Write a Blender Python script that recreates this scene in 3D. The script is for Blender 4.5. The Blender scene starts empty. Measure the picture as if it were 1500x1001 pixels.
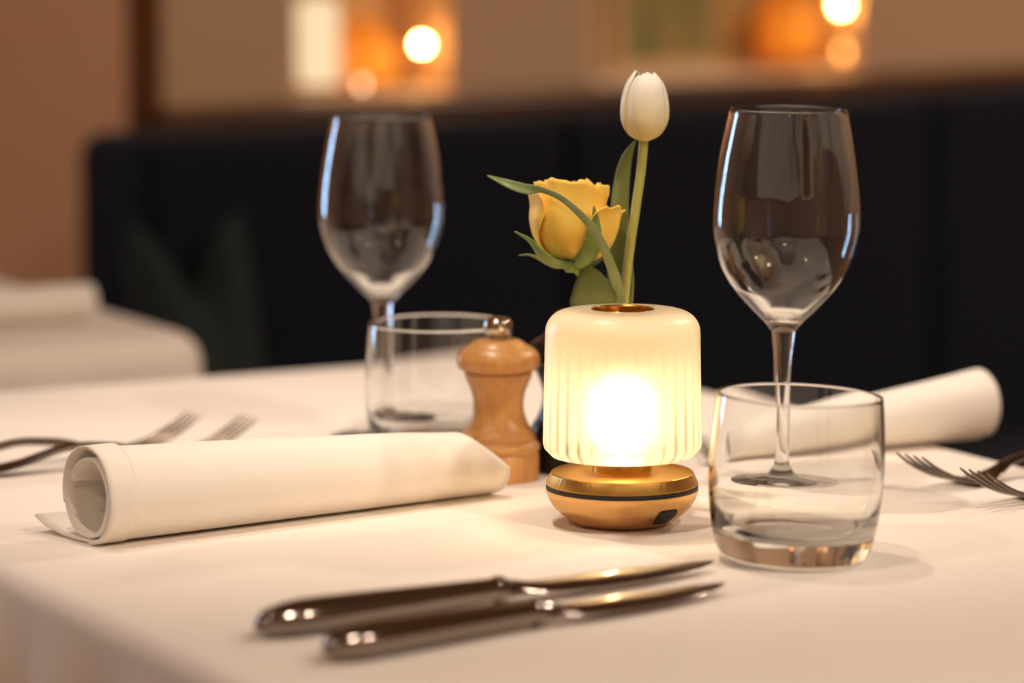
import bpy, bmesh, math, random
from mathutils import Vector, Matrix, noise
from math import sin, cos, pi, sqrt, atan, atan2, radians as R

random.seed(7)
S = bpy.context.scene
C = S.collection

# ------------------------------------------------------------------ camera
T = 0.75                      # height of the table top
H = 0.32                      # camera height above the table top
FPX = 5000.0                  # focal length in pixels of the 1500 px wide frame
PITCH = atan(652.0 / FPX)
cam_d = bpy.data.cameras.new('camera')
cam = bpy.data.objects.new('camera', cam_d)
C.objects.link(cam)
cam.location = (0, 0, T + H)
cam.rotation_euler = (pi / 2 - PITCH, 0, 0)
cam_d.sensor_width = 36.0
cam_d.lens = 36.0 * FPX / 1500.0
cam_d.clip_start = 0.05
cam_d.dof.use_dof = True
cam_d.dof.focus_distance = 1.745
cam_d.dof.aperture_fstop = 3.7
S.camera = cam

# ------------------------------------------------------------------ world, exposure
world = bpy.data.worlds.new('world')
S.world = world
world.use_nodes = True
world.node_tree.nodes['Background'].inputs[0].default_value = (0.30, 0.42, 0.62, 1)
world.node_tree.nodes['Background'].inputs[1].default_value = 0.6
S.view_settings.view_transform = 'Standard'
S.view_settings.look = 'None'
S.view_settings.gamma = 1.0
S.view_settings.use_curve_mapping = False
S.view_settings.exposure = 0.12
S.cycles.max_bounces = 16
S.cycles.transmission_bounces = 16
S.cycles.transparent_max_bounces = 16

# strengths of the lamps and of the added room fill (used by their builders)
DOWNLIGHT_W = 58.0
ROOM_FILL_W = 14.0
WINDOW_W = 18.0
BULB_STRENGTH = 105.0

FWD = Vector((0, cos(PITCH), -sin(PITCH)))
UP = Vector((0, sin(PITCH), cos(PITCH)))
RIGHT = Vector((1, 0, 0))
EYE = Vector((0, 0, T + H))


def ray(px, py):
    return FWD + RIGHT * ((px - 750.0) / FPX) - UP * ((py - 500.5) / FPX)


def P(px, py, z=T):
    """point of the horizontal plane z that the photograph shows at px, py"""
    r = ray(px, py)
    return EYE + r * ((z - EYE.z) / r.z)


def Q(px, py, y):
    """point at distance y in front of the camera"""
    r = ray(px, py)
    return EYE + r * (y / r.y)


# bench wall frame: origin at the left end of the bench back, e along the wall, n into the room
BANG = R(42.0)
BE = Vector((cos(BANG), sin(BANG), 0))
BN = Vector((sin(BANG), -cos(BANG), 0))
BO = Vector((-0.366, 3.0, 0))
BX = 0.035                    # the bench starts this far along the wall


def WL(t, n, z):
    return BO + BE * t + BN * n + Vector((0, 0, z))


def WP(px, py, n=0.0):
    """(t, z) on the vertical plane n of the bench wall seen at px, py"""
    r = ray(px, py)
    k = ((BO + BN * n - EYE).dot(BN)) / r.dot(BN)
    p = EYE + r * k
    return (p - BO).dot(BE), p.z


# ------------------------------------------------------------------ materials
def lin(c):
    def f(v):
        v /= 255.0
        return v / 12.92 if v <= 0.04045 else ((v + 0.055) / 1.055) ** 2.4
    return (f(c[0]), f(c[1]), f(c[2]), 1.0)


def mat(name, col, rough=0.5, metal=0.0, bump=None, vary=None, **kw):
    m = bpy.data.materials.new(name)
    m.use_nodes = True
    nt = m.node_tree
    b = nt.nodes['Principled BSDF']
    b.inputs['Base Color'].default_value = lin(col)
    b.inputs['Roughness'].default_value = rough
    b.inputs['Metallic'].default_value = metal
    for k, v in kw.items():
        b.inputs[k].default_value = v
    tc = nt.nodes.new('ShaderNodeTexCoord')
    if vary:
        col2, scale, stretch = vary
        mp = nt.nodes.new('ShaderNodeMapping')
        mp.inputs['Scale'].default_value = stretch
        nz = nt.nodes.new('ShaderNodeTexNoise')
        nz.inputs['Scale'].default_value = scale
        nz.inputs['Detail'].default_value = 4
        mx = nt.nodes.new('ShaderNodeMix')
        mx.data_type = 'RGBA'
        mx.inputs[6].default_value = lin(col)
        mx.inputs[7].default_value = lin(col2)
        nt.links.new(tc.outputs['Object'], mp.inputs['Vector'])
        nt.links.new(mp.outputs['Vector'], nz.inputs['Vector'])
        rp = nt.nodes.new('ShaderNodeValToRGB')
        rp.color_ramp.elements[0].position = 0.3
        rp.color_ramp.elements[1].position = 0.7
        nt.links.new(nz.outputs['Fac'], rp.inputs['Fac'])
        nt.links.new(rp.outputs['Color'], mx.inputs[0])
        nt.links.new(mx.outputs[2], b.inputs['Base Color'])
    if bump:
        scale, strength, dist = bump
        nz = nt.nodes.new('ShaderNodeTexNoise')
        nz.inputs['Scale'].default_value = scale
        nz.inputs['Detail'].default_value = 3
        bp = nt.nodes.new('ShaderNodeBump')
        bp.inputs['Strength'].default_value = strength
        bp.inputs['Distance'].default_value = dist
        nt.links.new(tc.outputs['Object'], nz.inputs['Vector'])
        nt.links.new(nz.outputs['Fac'], bp.inputs['Height'])
        nt.links.new(bp.outputs['Normal'], b.inputs['Normal'])
    return m


def emis(name, col, strength):
    m = bpy.data.materials.new(name)
    m.use_nodes = True
    nt = m.node_tree
    nt.nodes.clear()
    o = nt.nodes.new('ShaderNodeOutputMaterial')
    e = nt.nodes.new('ShaderNodeEmission')
    e.inputs[0].default_value = lin(col)
    e.inputs[1].default_value = strength
    nt.links.new(e.outputs[0], o.inputs[0])
    return m


def glass_mat():
    m = bpy.data.materials.new('clear_glass')
    m.use_nodes = True
    nt = m.node_tree
    nt.nodes.clear()
    o = nt.nodes.new('ShaderNodeOutputMaterial')
    g = nt.nodes.new('ShaderNodeBsdfGlass')
    g.inputs['Color'].default_value = (0.985, 0.99, 0.988, 1)
    g.inputs['Roughness'].default_value = 0.0
    g.inputs['IOR'].default_value = 1.5
    nt.links.new(g.outputs[0], o.inputs[0])
    return m


def thin_glass_mat():
    """glass wall so thin that light passes it straight: clear, with a reflection that grows at grazing angles"""
    m = bpy.data.materials.new('thin_clear_glass')
    m.use_nodes = True
    nt = m.node_tree
    nt.nodes.clear()
    o = nt.nodes.new('ShaderNodeOutputMaterial')
    tr = nt.nodes.new('ShaderNodeBsdfTransparent')
    tr.inputs[0].default_value = (0.985, 0.985, 0.98, 1)
    gl = nt.nodes.new('ShaderNodeBsdfGlossy')
    gl.inputs['Roughness'].default_value = 0.0
    fr = nt.nodes.new('ShaderNodeFresnel')
    fr.inputs['IOR'].default_value = 1.5
    mx = nt.nodes.new('ShaderNodeMixShader')
    nt.links.new(fr.outputs[0], mx.inputs[0])
    nt.links.new(tr.outputs[0], mx.inputs[1])
    nt.links.new(gl.outputs[0], mx.inputs[2])
    nt.links.new(mx.outputs[0], o.inputs[0])
    return m


def shade_mat(nrib):
    """frosted ribbed glass: scatters the bulb's light, lets a little through between its ribs"""
    m = bpy.data.materials.new('frosted_ribbed_glass')
    m.use_nodes = True
    nt = m.node_tree
    nt.nodes.clear()
    L = nt.links.new
    o = nt.nodes.new('ShaderNodeOutputMaterial')
    tl = nt.nodes.new('ShaderNodeBsdfTranslucent')
    tl.inputs[0].default_value = (0.60, 0.56, 0.48, 1)
    rf = nt.nodes.new('ShaderNodeBsdfRefraction')
    rf.inputs['Roughness'].default_value = 0.72
    rf.inputs['IOR'].default_value = 1.5
    rf.inputs['Color'].default_value = (1.0, 0.93, 0.80, 1)
    df = nt.nodes.new('ShaderNodeBsdfDiffuse')
    df.inputs[0].default_value = (0.92, 0.86, 0.74, 1)
    gl = nt.nodes.new('ShaderNodeBsdfGlossy')
    gl.inputs['Roughness'].default_value = 0.28
    tr = nt.nodes.new('ShaderNodeBsdfTransparent')
    tr.inputs[0].default_value = (1.0, 0.92, 0.78, 1)
    # ribs around the axis
    tc = nt.nodes.new('ShaderNodeTexCoord')
    sp = nt.nodes.new('ShaderNodeSeparateXYZ')
    L(tc.outputs['Object'], sp.inputs[0])
    at = nt.nodes.new('ShaderNodeMath'); at.operation = 'ARCTAN2'
    L(sp.outputs[1], at.inputs[0]); L(sp.outputs[0], at.inputs[1])
    mu = nt.nodes.new('ShaderNodeMath'); mu.operation = 'MULTIPLY'
    mu.inputs[1].default_value = nrib
    L(at.outputs[0], mu.inputs[0])
    sn = nt.nodes.new('ShaderNodeMath'); sn.operation = 'SINE'
    L(mu.outputs[0], sn.inputs[0])
    rng = nt.nodes.new('ShaderNodeMapRange')
    rng.inputs[1].default_value = 0.1; rng.inputs[2].default_value = 1.0
    rng.inputs[3].default_value = 0.0; rng.inputs[4].default_value = 1.0
    L(sn.outputs[0], rng.inputs[0])
    # ribs end below the smooth shoulder
    hz = nt.nodes.new('ShaderNodeMapRange')
    hz.inputs[1].default_value = 0.098; hz.inputs[2].default_value = 0.060
    hz.inputs[3].default_value = 0.0; hz.inputs[4].default_value = 1.0
    L(sp.outputs[2], hz.inputs[0])
    rib = nt.nodes.new('ShaderNodeMath'); rib.operation = 'MULTIPLY'
    L(rng.outputs[0], rib.inputs[0]); L(hz.outputs[0], rib.inputs[1])
    m1 = nt.nodes.new('ShaderNodeMixShader')       # translucent / refraction
    rr = nt.nodes.new('ShaderNodeMapRange')
    rr.inputs[3].default_value = 0.22; rr.inputs[4].default_value = 0.85
    L(rib.outputs[0], rr.inputs[0])
    L(rr.outputs[0], m1.inputs[0]); L(tl.outputs[0], m1.inputs[1]); L(rf.outputs[0], m1.inputs[2])
    m2 = nt.nodes.new('ShaderNodeMixShader'); m2.inputs[0].default_value = 0.34
    L(m1.outputs[0], m2.inputs[1]); L(df.outputs[0], m2.inputs[2])
    m3 = nt.nodes.new('ShaderNodeMixShader')
    tm = nt.nodes.new('ShaderNodeMath'); tm.operation = 'MULTIPLY'; tm.inputs[1].default_value = 0.42
    L(rib.outputs[0], tm.inputs[0])
    L(tm.outputs[0], m3.inputs[0]); L(m2.outputs[0], m3.inputs[1]); L(tr.outputs[0], m3.inputs[2])
    fr = nt.nodes.new('ShaderNodeFresnel'); fr.inputs[0].default_value = 1.45
    m4 = nt.nodes.new('ShaderNodeMixShader')
    L(fr.outputs[0], m4.inputs[0]); L(m3.outputs[0], m4.inputs[1]); L(gl.outputs[0], m4.inputs[2])
    L(m4.outputs[0], o.inputs[0])
    return m


def brushed_mat(name, col, rough, radial=False):
    """brass with fine turned or radial grain"""
    m = mat(name, col, rough, 1.0)
    nt = m.node_tree
    b = nt.nodes['Principled BSDF']
    tc = nt.nodes['Texture Coordinate']
    L = nt.links.new
    sp = nt.nodes.new('ShaderNodeSeparateXYZ')
    L(tc.outputs['Object'], sp.inputs[0])
    nz = nt.nodes.new('ShaderNodeTexNoise')
    nz.noise_dimensions = '1D'
    nz.inputs['Detail'].default_value = 5
    if radial:
        at = nt.nodes.new('ShaderNodeMath'); at.operation = 'ARCTAN2'
        L(sp.outputs[1], at.inputs[0]); L(sp.outputs[0], at.inputs[1])
        L(at.outputs[0], nz.inputs['W'])
        nz.inputs['Scale'].default_value = 22
        dist = 0.0006
    else:
        L(sp.outputs[2], nz.inputs['W'])
        nz.inputs['Scale'].default_value = 2500
        dist = 0.00002
    bp = nt.nodes.new('ShaderNodeBump')
    bp.inputs['Strength'].default_value = 0.35
    bp.inputs['Distance'].default_value = dist
    L(nz.outputs['Fac'], bp.inputs['Height'])
    L(bp.outputs['Normal'], b.inputs['Normal'])
    return m


M = {}
M['cloth'] = mat('white_table_linen', (238, 226, 214), 0.9, bump=(900, 0.12, 0.0004))
def soften(m, scale, dist):
    """broad shallow unevenness under the weave"""
    nt = m.node_tree
    bp = next(n for n in nt.nodes if n.type == 'BUMP')
    nz = nt.nodes.new('ShaderNodeTexNoise')
    nz.inputs['Scale'].default_value = scale
    nz.inputs['Detail'].default_value = 1
    b2 = nt.nodes.new('ShaderNodeBump')
    b2.inputs['Strength'].default_value = 0.5
    b2.inputs['Distance'].default_value = dist
    nt.links.new(nt.nodes['Texture Coordinate'].outputs['Object'], nz.inputs['Vector'])
    nt.links.new(nz.outputs['Fac'], b2.inputs['Height'])
    nt.links.new(b2.outputs['Normal'], bp.inputs['Normal'])


soften(M['cloth'], 11, 0.006)
M['napkin'] = mat('white_napkin_linen', (243, 235, 224), 0.88, bump=(1100, 0.12, 0.0003))
M['glass'] = glass_mat()
M['thin'] = thin_glass_mat()
M['steel'] = mat('polished_steel', (150, 139, 131), 0.12, 1.0)
M['steel_dull'] = mat('worn_steel', (112, 100, 90), 0.2, 1.0)
M['beech'] = mat('turned_beech_wood', (208, 154, 92), 0.34, vary=((194, 136, 74), 60, (6, 6, 0.7)), bump=(300, 0.08, 0.0003))
M['black_wood'] = mat('black_lacquer', (14, 13, 14), 0.22)
M['chrome'] = mat('chrome_knob', (200, 190, 175), 0.1, 1.0)
M['brass_body'] = brushed_mat('satin_brass_body', (222, 176, 112), 0.34)
M['brass_top'] = brushed_mat('turned_brass_top', (214, 168, 88), 0.36, radial=True)
M['brass'] = brushed_mat('polished_brass', (214, 164, 84), 0.22)
M['black_rubber'] = mat('black_rubber', (22, 19, 17), 0.55)
M['shade'] = shade_mat(34)
M['bulb'] = emis('warm_bulb', (255, 222, 170), BULB_STRENGTH)
M['velvet'] = mat('navy_velvet', (4, 8, 26), 0.85, bump=(60, 0.2, 0.003))
M['velvet'].node_tree.nodes['Principled BSDF'].inputs['Sheen Weight'].default_value = 0.06
M['velvet'].node_tree.nodes['Principled BSDF'].inputs['Specular IOR Level'].default_value = 0.2
M['green'] = mat('bottle_green_velvet', (17, 29, 25), 0.9, bump=(80, 0.2, 0.002))
M['wood'] = mat('dark_stained_wood', (104, 60, 24), 0.3, vary=((66, 33, 10), 14, (1, 8, 8)))
M['wall'] = mat('warm_plaster', (190, 154, 120), 0.92, bump=(50, 0.15, 0.003))
M['wall_side'] = mat('rose_tan_plaster', (240, 196, 154), 0.92, bump=(50, 0.15, 0.003))
M['niche'] = mat('cream_plaster', (224, 190, 146), 0.9, bump=(50, 0.15, 0.003))
M['sill'] = mat('cream_painted_sill', (246, 216, 178), 0.5)
M['ceiling'] = mat('ceiling_paint', (215, 200, 182), 0.95, bump=(40, 0.1, 0.002))
M['floor'] = mat('oak_floor', (112, 78, 50), 0.5, vary=((90, 60, 36), 6, (1, 10, 1)))
def amber_mat():
    m = mat('amber_glass', (212, 146, 54), 0.35)
    nt = m.node_tree
    tl = nt.nodes.new('ShaderNodeBsdfTranslucent')
    tl.inputs[0].default_value = lin((250, 178, 76))
    mx = nt.nodes.new('ShaderNodeMixShader')
    mx.inputs[0].default_value = 0.7
    nt.links.new(nt.nodes['Principled BSDF'].outputs[0], mx.inputs[1])
    nt.links.new(tl.outputs[0], mx.inputs[2])
    nt.links.new(mx.outputs[0], nt.nodes['Material Output'].inputs[0])
    return m


M['amber'] = amber_mat()
M['petal_y'] = mat('yellow_rose_petal', (255, 214, 98), 0.6, vary=((250, 198, 72), 70, (1, 1, 1)),
                   **{'Subsurface Weight': 0.15, 'Subsurface Radius': (0.006, 0.004, 0.001), 'Subsurface Scale': 0.3})
def tulip_mat():
    """white petals that turn yellow green towards their base"""
    m = mat('white_tulip_petal', (246, 238, 214), 0.5, bump=(300, 0.1, 0.0003),
            **{'Subsurface Weight': 0.15, 'Subsurface Radius': (0.006, 0.005, 0.003), 'Subsurface Scale': 0.3})
    nt = m.node_tree
    sp = nt.nodes.new('ShaderNodeSeparateXYZ')
    nt.links.new(nt.nodes['Texture Coordinate'].outputs['Generated'], sp.inputs[0])
    rp = nt.nodes.new('ShaderNodeValToRGB')
    rp.color_ramp.elements[0].position = 0.02
    rp.color_ramp.elements[0].color = lin((222, 200, 112))
    rp.color_ramp.elements[1].position = 0.75
    rp.color_ramp.elements[1].color = lin((248, 240, 222))
    e = rp.color_ramp.elements.new(0.32)
    e.color = lin((238, 224, 176))
    nt.links.new(sp.outputs[2], rp.inputs[0])
    nt.links.new(rp.outputs[0], nt.nodes['Principled BSDF'].inputs['Base Color'])
    return m


M['petal_w'] = tulip_mat()
M['stem'] = mat('pale_green_stem', (176, 176, 92), 0.5)
M['leaf'] = mat('tulip_leaf', (146, 158, 106), 0.45, vary=((118, 138, 82), 40, (1, 1, 0.3)))
M['leaf_d'] = mat('rose_leaf', (92, 102, 44), 0.55, vary=((70, 84, 32), 60, (1, 1, 1)))
M['sepal'] = mat('rose_sepal', (122, 140, 56), 0.55, vary=((92, 116, 48), 90, (1, 1, 1)))


# ------------------------------------------------------------------ mesh helpers
def link(name, me, m, parent=None, smooth=True, sharp=40):
    if smooth:
        me.shade_smooth()
        me.set_sharp_from_angle(angle=R(sharp))
    me.materials.append(m)
    o = bpy.data.objects.new(name, me)
    C.objects.link(o)
    if parent is not None:
        o.parent = parent
    return o


def mesh(name, v, f, m, parent=None, smooth=True, sharp=40):
    me = bpy.data.meshes.new(name)
    me.from_pydata([tuple(p) for p in v], [], f)
    me.validate()
    bm = bmesh.new()
    bm.from_mesh(me)
    bmesh.ops.recalc_face_normals(bm, faces=bm.faces)
    bm.to_mesh(me)
    bm.free()
    return link(name, me, m, parent, smooth, sharp)


def thing(name, label, cat, loc=(0, 0, 0), rz=0.0, group=None):
    o = bpy.data.objects.new(name, None)
    o.empty_display_size = 0.02
    C.objects.link(o)
    o.location = loc
    o.rotation_euler = (0, 0, rz)
    tag(o, label, cat, group)
    return o


def tag(o, label, cat, group=None):
    o['label'] = label
    o['category'] = cat
    if group:
        o['group'] = group
    return o


def struct(o, label=None):
    o['kind'] = 'structure'
    if label:
        o['label'] = label
    return o


def copy_tree(o, parent=None):
    c = o.copy()
    C.objects.link(c)
    if parent is not None:
        c.parent = parent
    for ch in o.children:
        copy_tree(ch, c)
    return c


def crom(pts, n=6):
    """Catmull-Rom through control points of any dimension"""
    out = []
    k = len(pts)
    for i in range(k - 1):
        p0 = pts[max(i - 1, 0)]; p1 = pts[i]; p2 = pts[i + 1]; p3 = pts[min(i + 2, k - 1)]
        for j in range(n):
            t = j / n
            out.append(tuple(0.5 * (2 * b + (c - a) * t + (2 * a - 5 * b + 4 * c - d) * t * t + (3 * b - a - 3 * c + d) * t ** 3)
                             for a, b, c, d in zip(p0, p1, p2, p3)))
    out.append(tuple(pts[-1]))
    return out


def lathe(prof, seg=64, flip=False):
    """surface of revolution; points with r = 0 become poles"""
    v, f, rings = [], [], []
    for r, z in prof:
        if r < 1e-6:
            rings.append([len(v)]); v.append((0, 0, z))
        else:
            rings.append(list(range(len(v), len(v) + seg)))
            v += [(r * cos(2 * pi * i / seg), r * sin(2 * pi * i / seg), z) for i in range(seg)]
    for a, b in zip(rings, rings[1:]):
        for i in range(seg):
            j = (i + 1) % seg
            if len(a) == 1 and len(b) == 1:
                continue
            if len(a) == 1:
                q = (a[0], b[j], b[i])
            elif len(b) == 1:
                q = (a[i], a[j], b[0])
            else:
                q = (a[i], a[j], b[j], b[i])
            f.append(tuple(reversed(q)) if flip else q)
    return v, f


def lathe_obj(name, prof, m, parent=None, seg=64, flip=False, sharp=40):
    """normals point to the left of the profile's direction when going up on the outside"""
    v, f = lathe(prof, seg, flip)
    me = bpy.data.meshes.new(name)
    me.from_pydata(v, [], f)
    return link(name, me, m, parent, True, sharp)


def box(v, f, x0, x1, y0, y1, z0, z1, fn=None):
    b = len(v)
    for z in (z0, z1):
        for y in (y0, y1):
            for x in (x0, x1):
                v.append(fn(x, y, z) if fn else (x, y, z))
    for q in ((0, 2, 3, 1), (4, 5, 7, 6), (0, 1, 5, 4), (2, 6, 7, 3), (0, 4, 6, 2), (1, 3, 7, 5)):
        f.append(tuple(b + i for i in q))


def box_obj(name, boxes, m, parent=None, fn=None, bevel=0.0):
    v, f = [], []
    for b in boxes:
        box(v, f, *b, fn=fn)
    o = mesh(name, v, f, m, parent, smooth=bevel > 0, sharp=35)
    if bevel:
        md = o.modifiers.new('bevel', 'BEVEL')
        md.width = bevel
        md.segments = 4
    return o


def loft(sec, seg=20, e=2.0, cap=True):
    """sections (x, y, z, half width in y, half height in z) along x with superellipse cross-section"""
    v, f = [], []
    for x, y, z, w, h in sec:
        for i in range(seg):
            a = 2 * pi * i / seg
            ca, sa = cos(a), sin(a)
            v.append((x, y + w * math.copysign(abs(ca) ** (2 / e), ca), z + h * math.copysign(abs(sa) ** (2 / e), sa)))
    n = len(sec)
    for k in range(n - 1):
        for i in range(seg):
            j = (i + 1) % seg
            f.append((k * seg + i, k * seg + j, (k + 1) * seg + j, (k + 1) * seg + i))
    if cap:
        f.append(tuple(range(seg)))
        f.append(tuple(range((n - 1) * seg, n * seg)))
    return v, f


def tube(pts, rad, seg=12):
    """round tube along 3-D points; rad is a number or a list"""
    pts = [Vector(p) for p in pts]
    v, f = [], []
    n = len(pts)
    ref = Vector((0.3, 1, 0.1)).normalized()
    for k in range(n):
        d = (pts[min(k + 1, n - 1)] - pts[max(k - 1, 0)]).normalized()
        a = d.cross(ref).normalized()
        b = d.cross(a).normalized()
        r = rad[k] if isinstance(rad, (list, tuple)) else rad
        for i in range(seg):
            t = 2 * pi * i / seg
            v.append(pts[k] + a * (r * cos(t)) + b * (r * sin(t)))
    for k in range(n - 1):
        for i in range(seg):
            j = (i + 1) % seg
            f.append((k * seg + i, k * seg + j, (k + 1) * seg + j, (k + 1) * seg + i))
    f.append(tuple(range(seg)))
    f.append(tuple(range((n - 1) * seg, n * seg)))
    return v, f


def grid_faces(nu, nv):
    return [(i * nv + j, (i + 1) * nv + j, (i + 1) * nv + j + 1, i * nv + j + 1)
            for i in range(nu - 1) for j in range(nv - 1)]


def sheet(name, fn, nu, nv, m, parent, thick=0.0006, sub=0):
    v = [fn(i / (nu - 1), j / (nv - 1)) for i in range(nu) for j in range(nv)]
    o = mesh(name, v, grid_faces(nu, nv), m, parent, sharp=70)
    s = o.modifiers.new('solidify', 'SOLIDIFY')
    s.thickness = thick
    s.offset = 0
    if sub:
        b = o.modifiers.new('subsurf', 'SUBSURF')
        b.levels = sub
        b.render_levels = sub
    return o


# ------------------------------------------------------------------ the room
E0, E1, N1, CZ = -3.7, 3.4, 5.0, 2.7       # extent along the bench wall, into the room, ceiling


def room_fn(t, n, z):
    return tuple(WL(t, n, z))


NW = -0.14                                  # front plane of the wall behind the bench
n1L = WP(430, 60, NW)[0]; n1R = WP(657, 60, NW)[0]
n2L = WP(868, 60, NW)[0]; n2R = WP(1256, 60, NW)[0]
s1z = WP(600, 138, NW)[1]; s2z = WP(1060, 105, NW)[1]
SZ = 0.5 * (s1z + s2z)
NT = SZ + 0.42                              # top of the niches
ND = 0.10                                   # niche depth
POST = WP(200, 100, NW)[0]
win0, win1, wz0, wz1 = -1.00, -0.60, 0.62, 1.52

NS = -0.95                                  # plane of the window wall left of the post
struct(box_obj('floor', [(E0, E1, NS, N1, -0.05, 0.0)], M['floor'], fn=room_fn))
struct(box_obj('ceiling', [(E0, E1, NS, N1, CZ, CZ + 0.05)], M['ceiling'], fn=room_fn))
struct(box_obj('wall_front', [
    (POST, n1L, NW - ND - .03, NW, 0, CZ), (n1R, n2L, NW - ND - .03, NW, 0, CZ), (n2R, E1, NW - ND - .03, NW, 0, CZ),
    (n1L, n1R, NW - ND - .03, NW, 0, SZ - 0.03), (n2L, n2R, NW - ND - .03, NW, 0, SZ - 0.03),
    (n1L, n1R, NW - ND - .03, NW, NT, CZ), (n2L, n2R, NW - ND - .03, NW, NT, CZ)], M['wall'], fn=room_fn))
struct(box_obj('wall_side', [
    (E0, win0, NS - 0.2, NS, 0, CZ), (win1, POST + .1, NS - 0.2, NS, 0, CZ),
    (win0, win1, NS - 0.2, NS, 0, wz0), (win0, win1, NS - 0.2, NS, wz1, CZ), (POST - .01, POST, NS, NW - .0, 0, CZ)], M['wall_side'], fn=room_fn))
struct(box_obj('wall_back', [(E0, E1, N1, N1 + 0.1, 0, CZ)], M['wall'], fn=room_fn))
struct(box_obj('wall_left', [(E0 - 0.1, E0, NS - .2, N1, 0, CZ)], M['wall'], fn=room_fn))
struct(box_obj('wall_right', [(E1, E1 + 0.1, NW, N1, 0, CZ)], M['wall'], fn=room_fn))
struct(box_obj('niche_lining', [(n1L, n1R, NW - ND - .03, NW - ND, SZ - .03, NT), (n2L, n2R, NW - ND - .03, NW - ND, SZ - .03, NT)],
               M['niche'], fn=room_fn))
struct(box_obj('trim_1', [(n1L + .001, n1R - .001, NW - ND, NW + 0.012, SZ - 0.03, SZ)], M['sill'], fn=room_fn, bevel=0.003))
struct(box_obj('trim_2', [(n2L + .001, n2R - .001, NW - ND, NW + 0.012, SZ - 0.03, SZ)], M['sill'], fn=room_fn, bevel=0.003))
struct(box_obj('trim_3', [(POST - 0.012, POST + 0.022, NW, NW + 0.012, 0, CZ)], M['wood'], fn=room_fn, bevel=0.003))

# window with daylight on the same wall, left of the picture
w = struct(box_obj('window_1', [(win0, win0 + .05, NS - .12, NS - .05, wz0, wz1), (win1 - .05, win1, NS - .12, NS - .05, wz0, wz1),
                                (win0, win1, NS - .12, NS - .05, wz0, wz0 + .05), (win0, win1, NS - .12, NS - .05, wz1 - .05, wz1),
                                ((win0 + win1) / 2 - .02, (win0 + win1) / 2 + .02, NS - .12, NS - .05, wz0, wz1)],
                   M['wood'], fn=room_fn))
for k in range(2):
    a = win0 + .05 if k == 0 else (win0 + win1) / 2 + .02
    b = (win0 + win1) / 2 - .02 if k == 0 else win1 - .05
    box_obj('pane', [(a, b, NS - .09, NS - .085, wz0 + .05, wz1 - .05)], M['thin'], w, fn=room_fn)
ld = bpy.data.lights.new('window_daylight', 'AREA')
ld.shape = 'RECTANGLE'
ld.size = win1 - win0
ld.size_y = wz1 - wz0
ld.energy = WINDOW_W
ld.color = (0.42, 0.66, 1.0)
lo = bpy.data.objects.new('window_daylight', ld)
C.objects.link(lo)
lo.location = WL((win0 + win1) / 2, NS - 0.15, (wz0 + wz1) / 2)
lo.rotation_euler = BN.to_track_quat('-Z', 'Y').to_euler()


def downlight(loc, watts, label, size=0.12, spot=None, aim=None):
    t = thing('ceiling_downlight', label, 'ceiling light', (loc[0], loc[1], CZ), 0, 'ceiling downlights')
    lathe_obj('trim_ring', [(size * .8, -0.001), (size * .8, -0.012), (size, -0.008), (size * 1.02, -0.001)], M['brass'], t, 40)
    d = bpy.data.lights.new('downlight_lamp', 'SPOT' if spot else 'AREA')
    d.energy = watts
    d.color = (1.0, 0.855, 0.71)
    if spot:
        d.spot_size = R(spot)
        d.spot_blend = 1.0
        d.shadow_soft_size = size * 0.5
    else:
        d.shape = 'DISK'
        d.size = size * 1.5
    o = bpy.data.objects.new('downlight_lamp', d)
    C.objects.link(o)
    o.parent = t
    o.location = (0, 0, -0.02)
    if aim:
        o.rotation_euler = (Vector(aim) - Vector((loc[0], loc[1], CZ))).to_track_quat('-Z', 'Y').to_euler()
    return t


downlight((-0.30, 1.28, CZ), DOWNLIGHT_W * 0.8, 'small recessed ceiling downlight over the near edge of the near table', 0.045, 33, (0.0, 2.02, T))
downlight((-0.36, 2.10, CZ), DOWNLIGHT_W, 'small recessed ceiling downlight over the far edge of the near table', 0.045, 33, (0.0, 1.98, T))
for (t_, n_, k, what) in ((-2.6, 1.2, 1.0, 'left of the camera near the window'), (-2.8, 3.6, 0.6, 'in the far corner behind the camera'),
                          (0.3, 3.8, 1.8, 'behind and right of the camera'), (2.0, 1.3, 2.2, 'over the right end of the bench'),
                          (-0.6, 2.9, 1.8, 'just right of the camera')):
    p = WL(t_, n_, CZ)  # unseen fill lights, added and weighted to brighten flowers, walls and bench
    downlight((p.x, p.y, CZ), ROOM_FILL_W * k, 'added fill downlight in the unseen ceiling ' + what, 0.14)

# ------------------------------------------------------------------ bench
bench = thing('banquette_bench', 'long navy velvet banquette bench with wooden top rail behind the tables', 'bench', WL(0, 0, 0), BANG)
BZ = WP(300, 194, 0)[1]                      # top of the upholstered back
# local axes of the bench: x along the wall, -y into the room
s1 = WP(1340, 300, 0)[0]
BL = 2.6
box_obj('plinth', [(BX + 0.03, BL, -0.50, 0.05, 0, 0.10)], M['wood'], bench, bevel=0.004)
box_obj('seat', [(BX, BL, -0.55, -0.02, 0.10, 0.47)], M['velvet'], bench, bevel=0.03)
xs = [BX, s1 * 0.5, s1, s1 * 1.5, s1 * 2.0, BL]
for a, b in zip(xs, xs[1:]):
    box_obj('back_panel', [(a, b - 0.001, -0.03, 0.09, 0.44, BZ)], M['velvet'], bench, bevel=0.022)
rail = box_obj('top_rail', [(POST - 0.0, BL, 0.085, 0.137, BZ - 0.03, BZ + 0.015)], M['wood'], bench, bevel=0.008)

# green cushion on the left end of the bench
cu = thing('cushion', 'dark green velvet cushion with a dented top at the left bench end', 'cushion',
           WL(0.058, 0.078, 0.475), BANG)


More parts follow.
